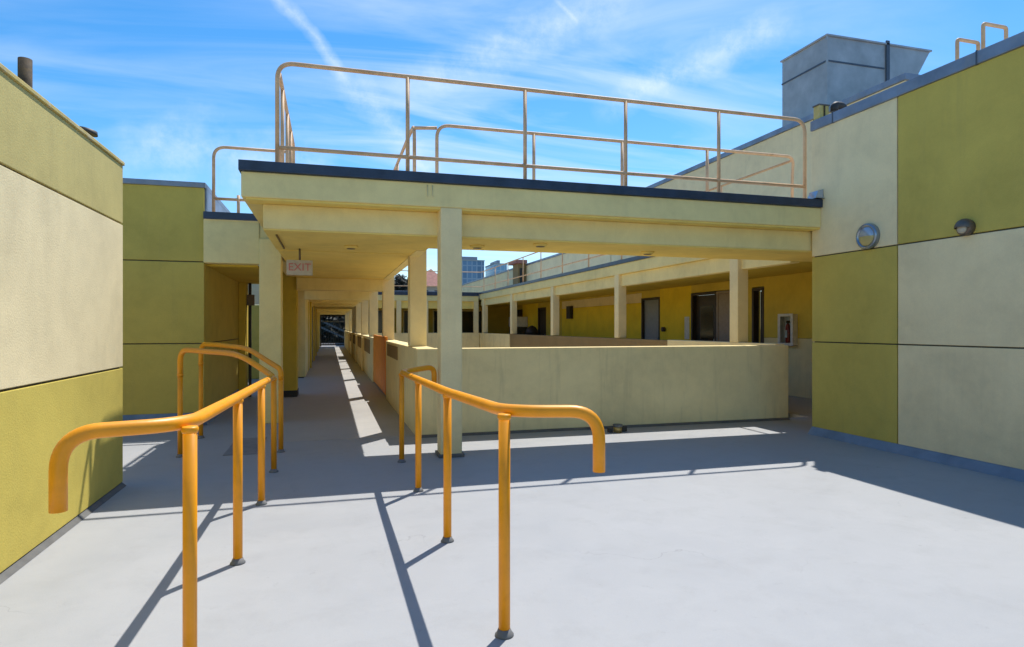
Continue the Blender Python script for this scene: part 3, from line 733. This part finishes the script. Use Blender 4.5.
def vm(op, a, b=None):
    n = nt.nodes.new('ShaderNodeVectorMath'); n.operation = op
    nt.links.new(a, n.inputs[0]) if not isinstance(a, (tuple, Vector)) else setattr(n.inputs[0], 'default_value', a)
    if b is not None:
        nt.links.new(b, n.inputs[1]) if not isinstance(b, (tuple, Vector)) else setattr(n.inputs[1], 'default_value', b)
    return n.outputs['Value'] if op in ('DOT_PRODUCT', 'LENGTH') else n.outputs[0]
def mt(op, a, b=0, clamp=False):
    n = nt.nodes.new('ShaderNodeMath'); n.operation = op; n.use_clamp = clamp
    for s, v in ((n.inputs[0], a), (n.inputs[1], b)):
        if isinstance(v, (int, float)): s.default_value = v
        else: nt.links.new(v, s)
    return n.outputs[0]
D = vm('NORMALIZE', tc.outputs['Generated'])
sep = nt.nodes.new('ShaderNodeSeparateXYZ'); nt.links.new(D, sep.inputs[0])
zz = mt('MAXIMUM', sep.outputs[2], .05)
zz = mt('ADD', zz, .12)
com = nt.nodes.new('ShaderNodeCombineXYZ')
nt.links.new(mt('DIVIDE', sep.outputs[0], zz), com.inputs[0]); nt.links.new(mt('DIVIDE', sep.outputs[1], zz), com.inputs[1])
mp = nt.nodes.new('ShaderNodeMapping'); mp.inputs['Rotation'].default_value = (0, 0, R(-62)); mp.inputs['Scale'].default_value = (.55, 2.1, 1)
nt.links.new(com.outputs[0], mp.inputs[0])
n1 = noise(nt, mp.outputs[0], 1.3, 8, .56, 1.4)
n2 = noise(nt, com.outputs[0], .55, 4, .5, .3)
def d_of(px, py):
    f = 630; th = math.atan(183 / f); s, c = math.sin(th), math.cos(th); a = (px - 512) / f
    return Vector((a * c + s, c - a * s, (327 - py) / f)).normalized()
# the cirrus lies mostly to the right of the corridor axis (a real part of the sky, by direction)
side = ramp(nt, vm('DOT_PRODUCT', D, d_of(560, 80)), .86, .985)
side2 = ramp(nt, vm('DOT_PRODUCT', D, d_of(20, 40)), .96, .998)
cov = mt('MULTIPLY', ramp(nt, n1, .36, .80), mt('ADD', mt('MULTIPLY', side, .75), mt('ADD', mt('MULTIPLY', side2, .35), .05)))
cov = mt('MULTIPLY', cov, ramp(nt, n2, .3, .6, .35, .9))
def streak(p0, p1, width, gain, soft=.4):
    a, b = d_of(*p0), d_of(*p1); n = a.cross(b).normalized(); m = (a + b).normalized()
    dist = mt('ABSOLUTE', vm('DOT_PRODUCT', D, n))
    wob = mt('MULTIPLY', mt('SUBTRACT', noise(nt, D, 14, 4, .6), .5), width * 2.0)
    dist = mt('ABSOLUTE', mt('ADD', vm('DOT_PRODUCT', D, n), wob))
    core = ramp(nt, dist, 0, width, 1, 0)
    ext = ramp(nt, vm('DOT_PRODUCT', D, m), math.cos(a.angle(b) * .5 * 1.12), math.cos(a.angle(b) * .5 * .7))
    tex = ramp(nt, noise(nt, D, 22, 6, .7), .35, .62, .25, 1)
    return mt('MULTIPLY', mt('MULTIPLY', mt('MULTIPLY', core, ext), tex), gain)
tot = cov
for s_ in ((( 262, -20), (348, 80), .013, .42), ((345, 70), (440, 190), .03, .35), ((400, 90), (640, -10), .04, .3), ((600, 110), (790, 20), .03, .4), ((120, 150), (330, 165), .055, .38), ((545, -12), (580, 25), .004, .2)):
    tot = mt('ADD', tot, streak(*s_))
# pale haze close to the horizon
tot = mt('ADD', tot, ramp(nt, sep.outputs[2], .0, .22, .08, 0))
tot = mt('MINIMUM', tot, .88)
cl_ = mixc(nt, tot, hs.outputs[0], (5.0, 5.6, 6.6))
nt.links.new(cl_, bg.inputs['Color']); bg.inputs['Strength'].default_value = .128

# ------------------------------------------------------------------ camera
cam = bpy.data.cameras.new('camera'); co_ = bpy.data.objects.new('camera', cam); COL.objects.link(co_)
cam.sensor_width = 36; cam.lens = 630 / 1024 * 36; cam.shift_y = 3.5 / 1024
cam.clip_start = .05; cam.clip_end = 3000
co_.location = (0, 0, HS); co_.rotation_euler = (R(90), 0, -math.atan(183 / 630))
scn.camera = co_
scn.view_settings.view_transform = 'Standard'; scn.view_settings.look = 'None'
scn.view_settings.exposure = .60; scn.view_settings.gamma = 1
scn.render.engine = 'CYCLES'
scn.cycles.max_bounces = 12; scn.cycles.diffuse_bounces = 8
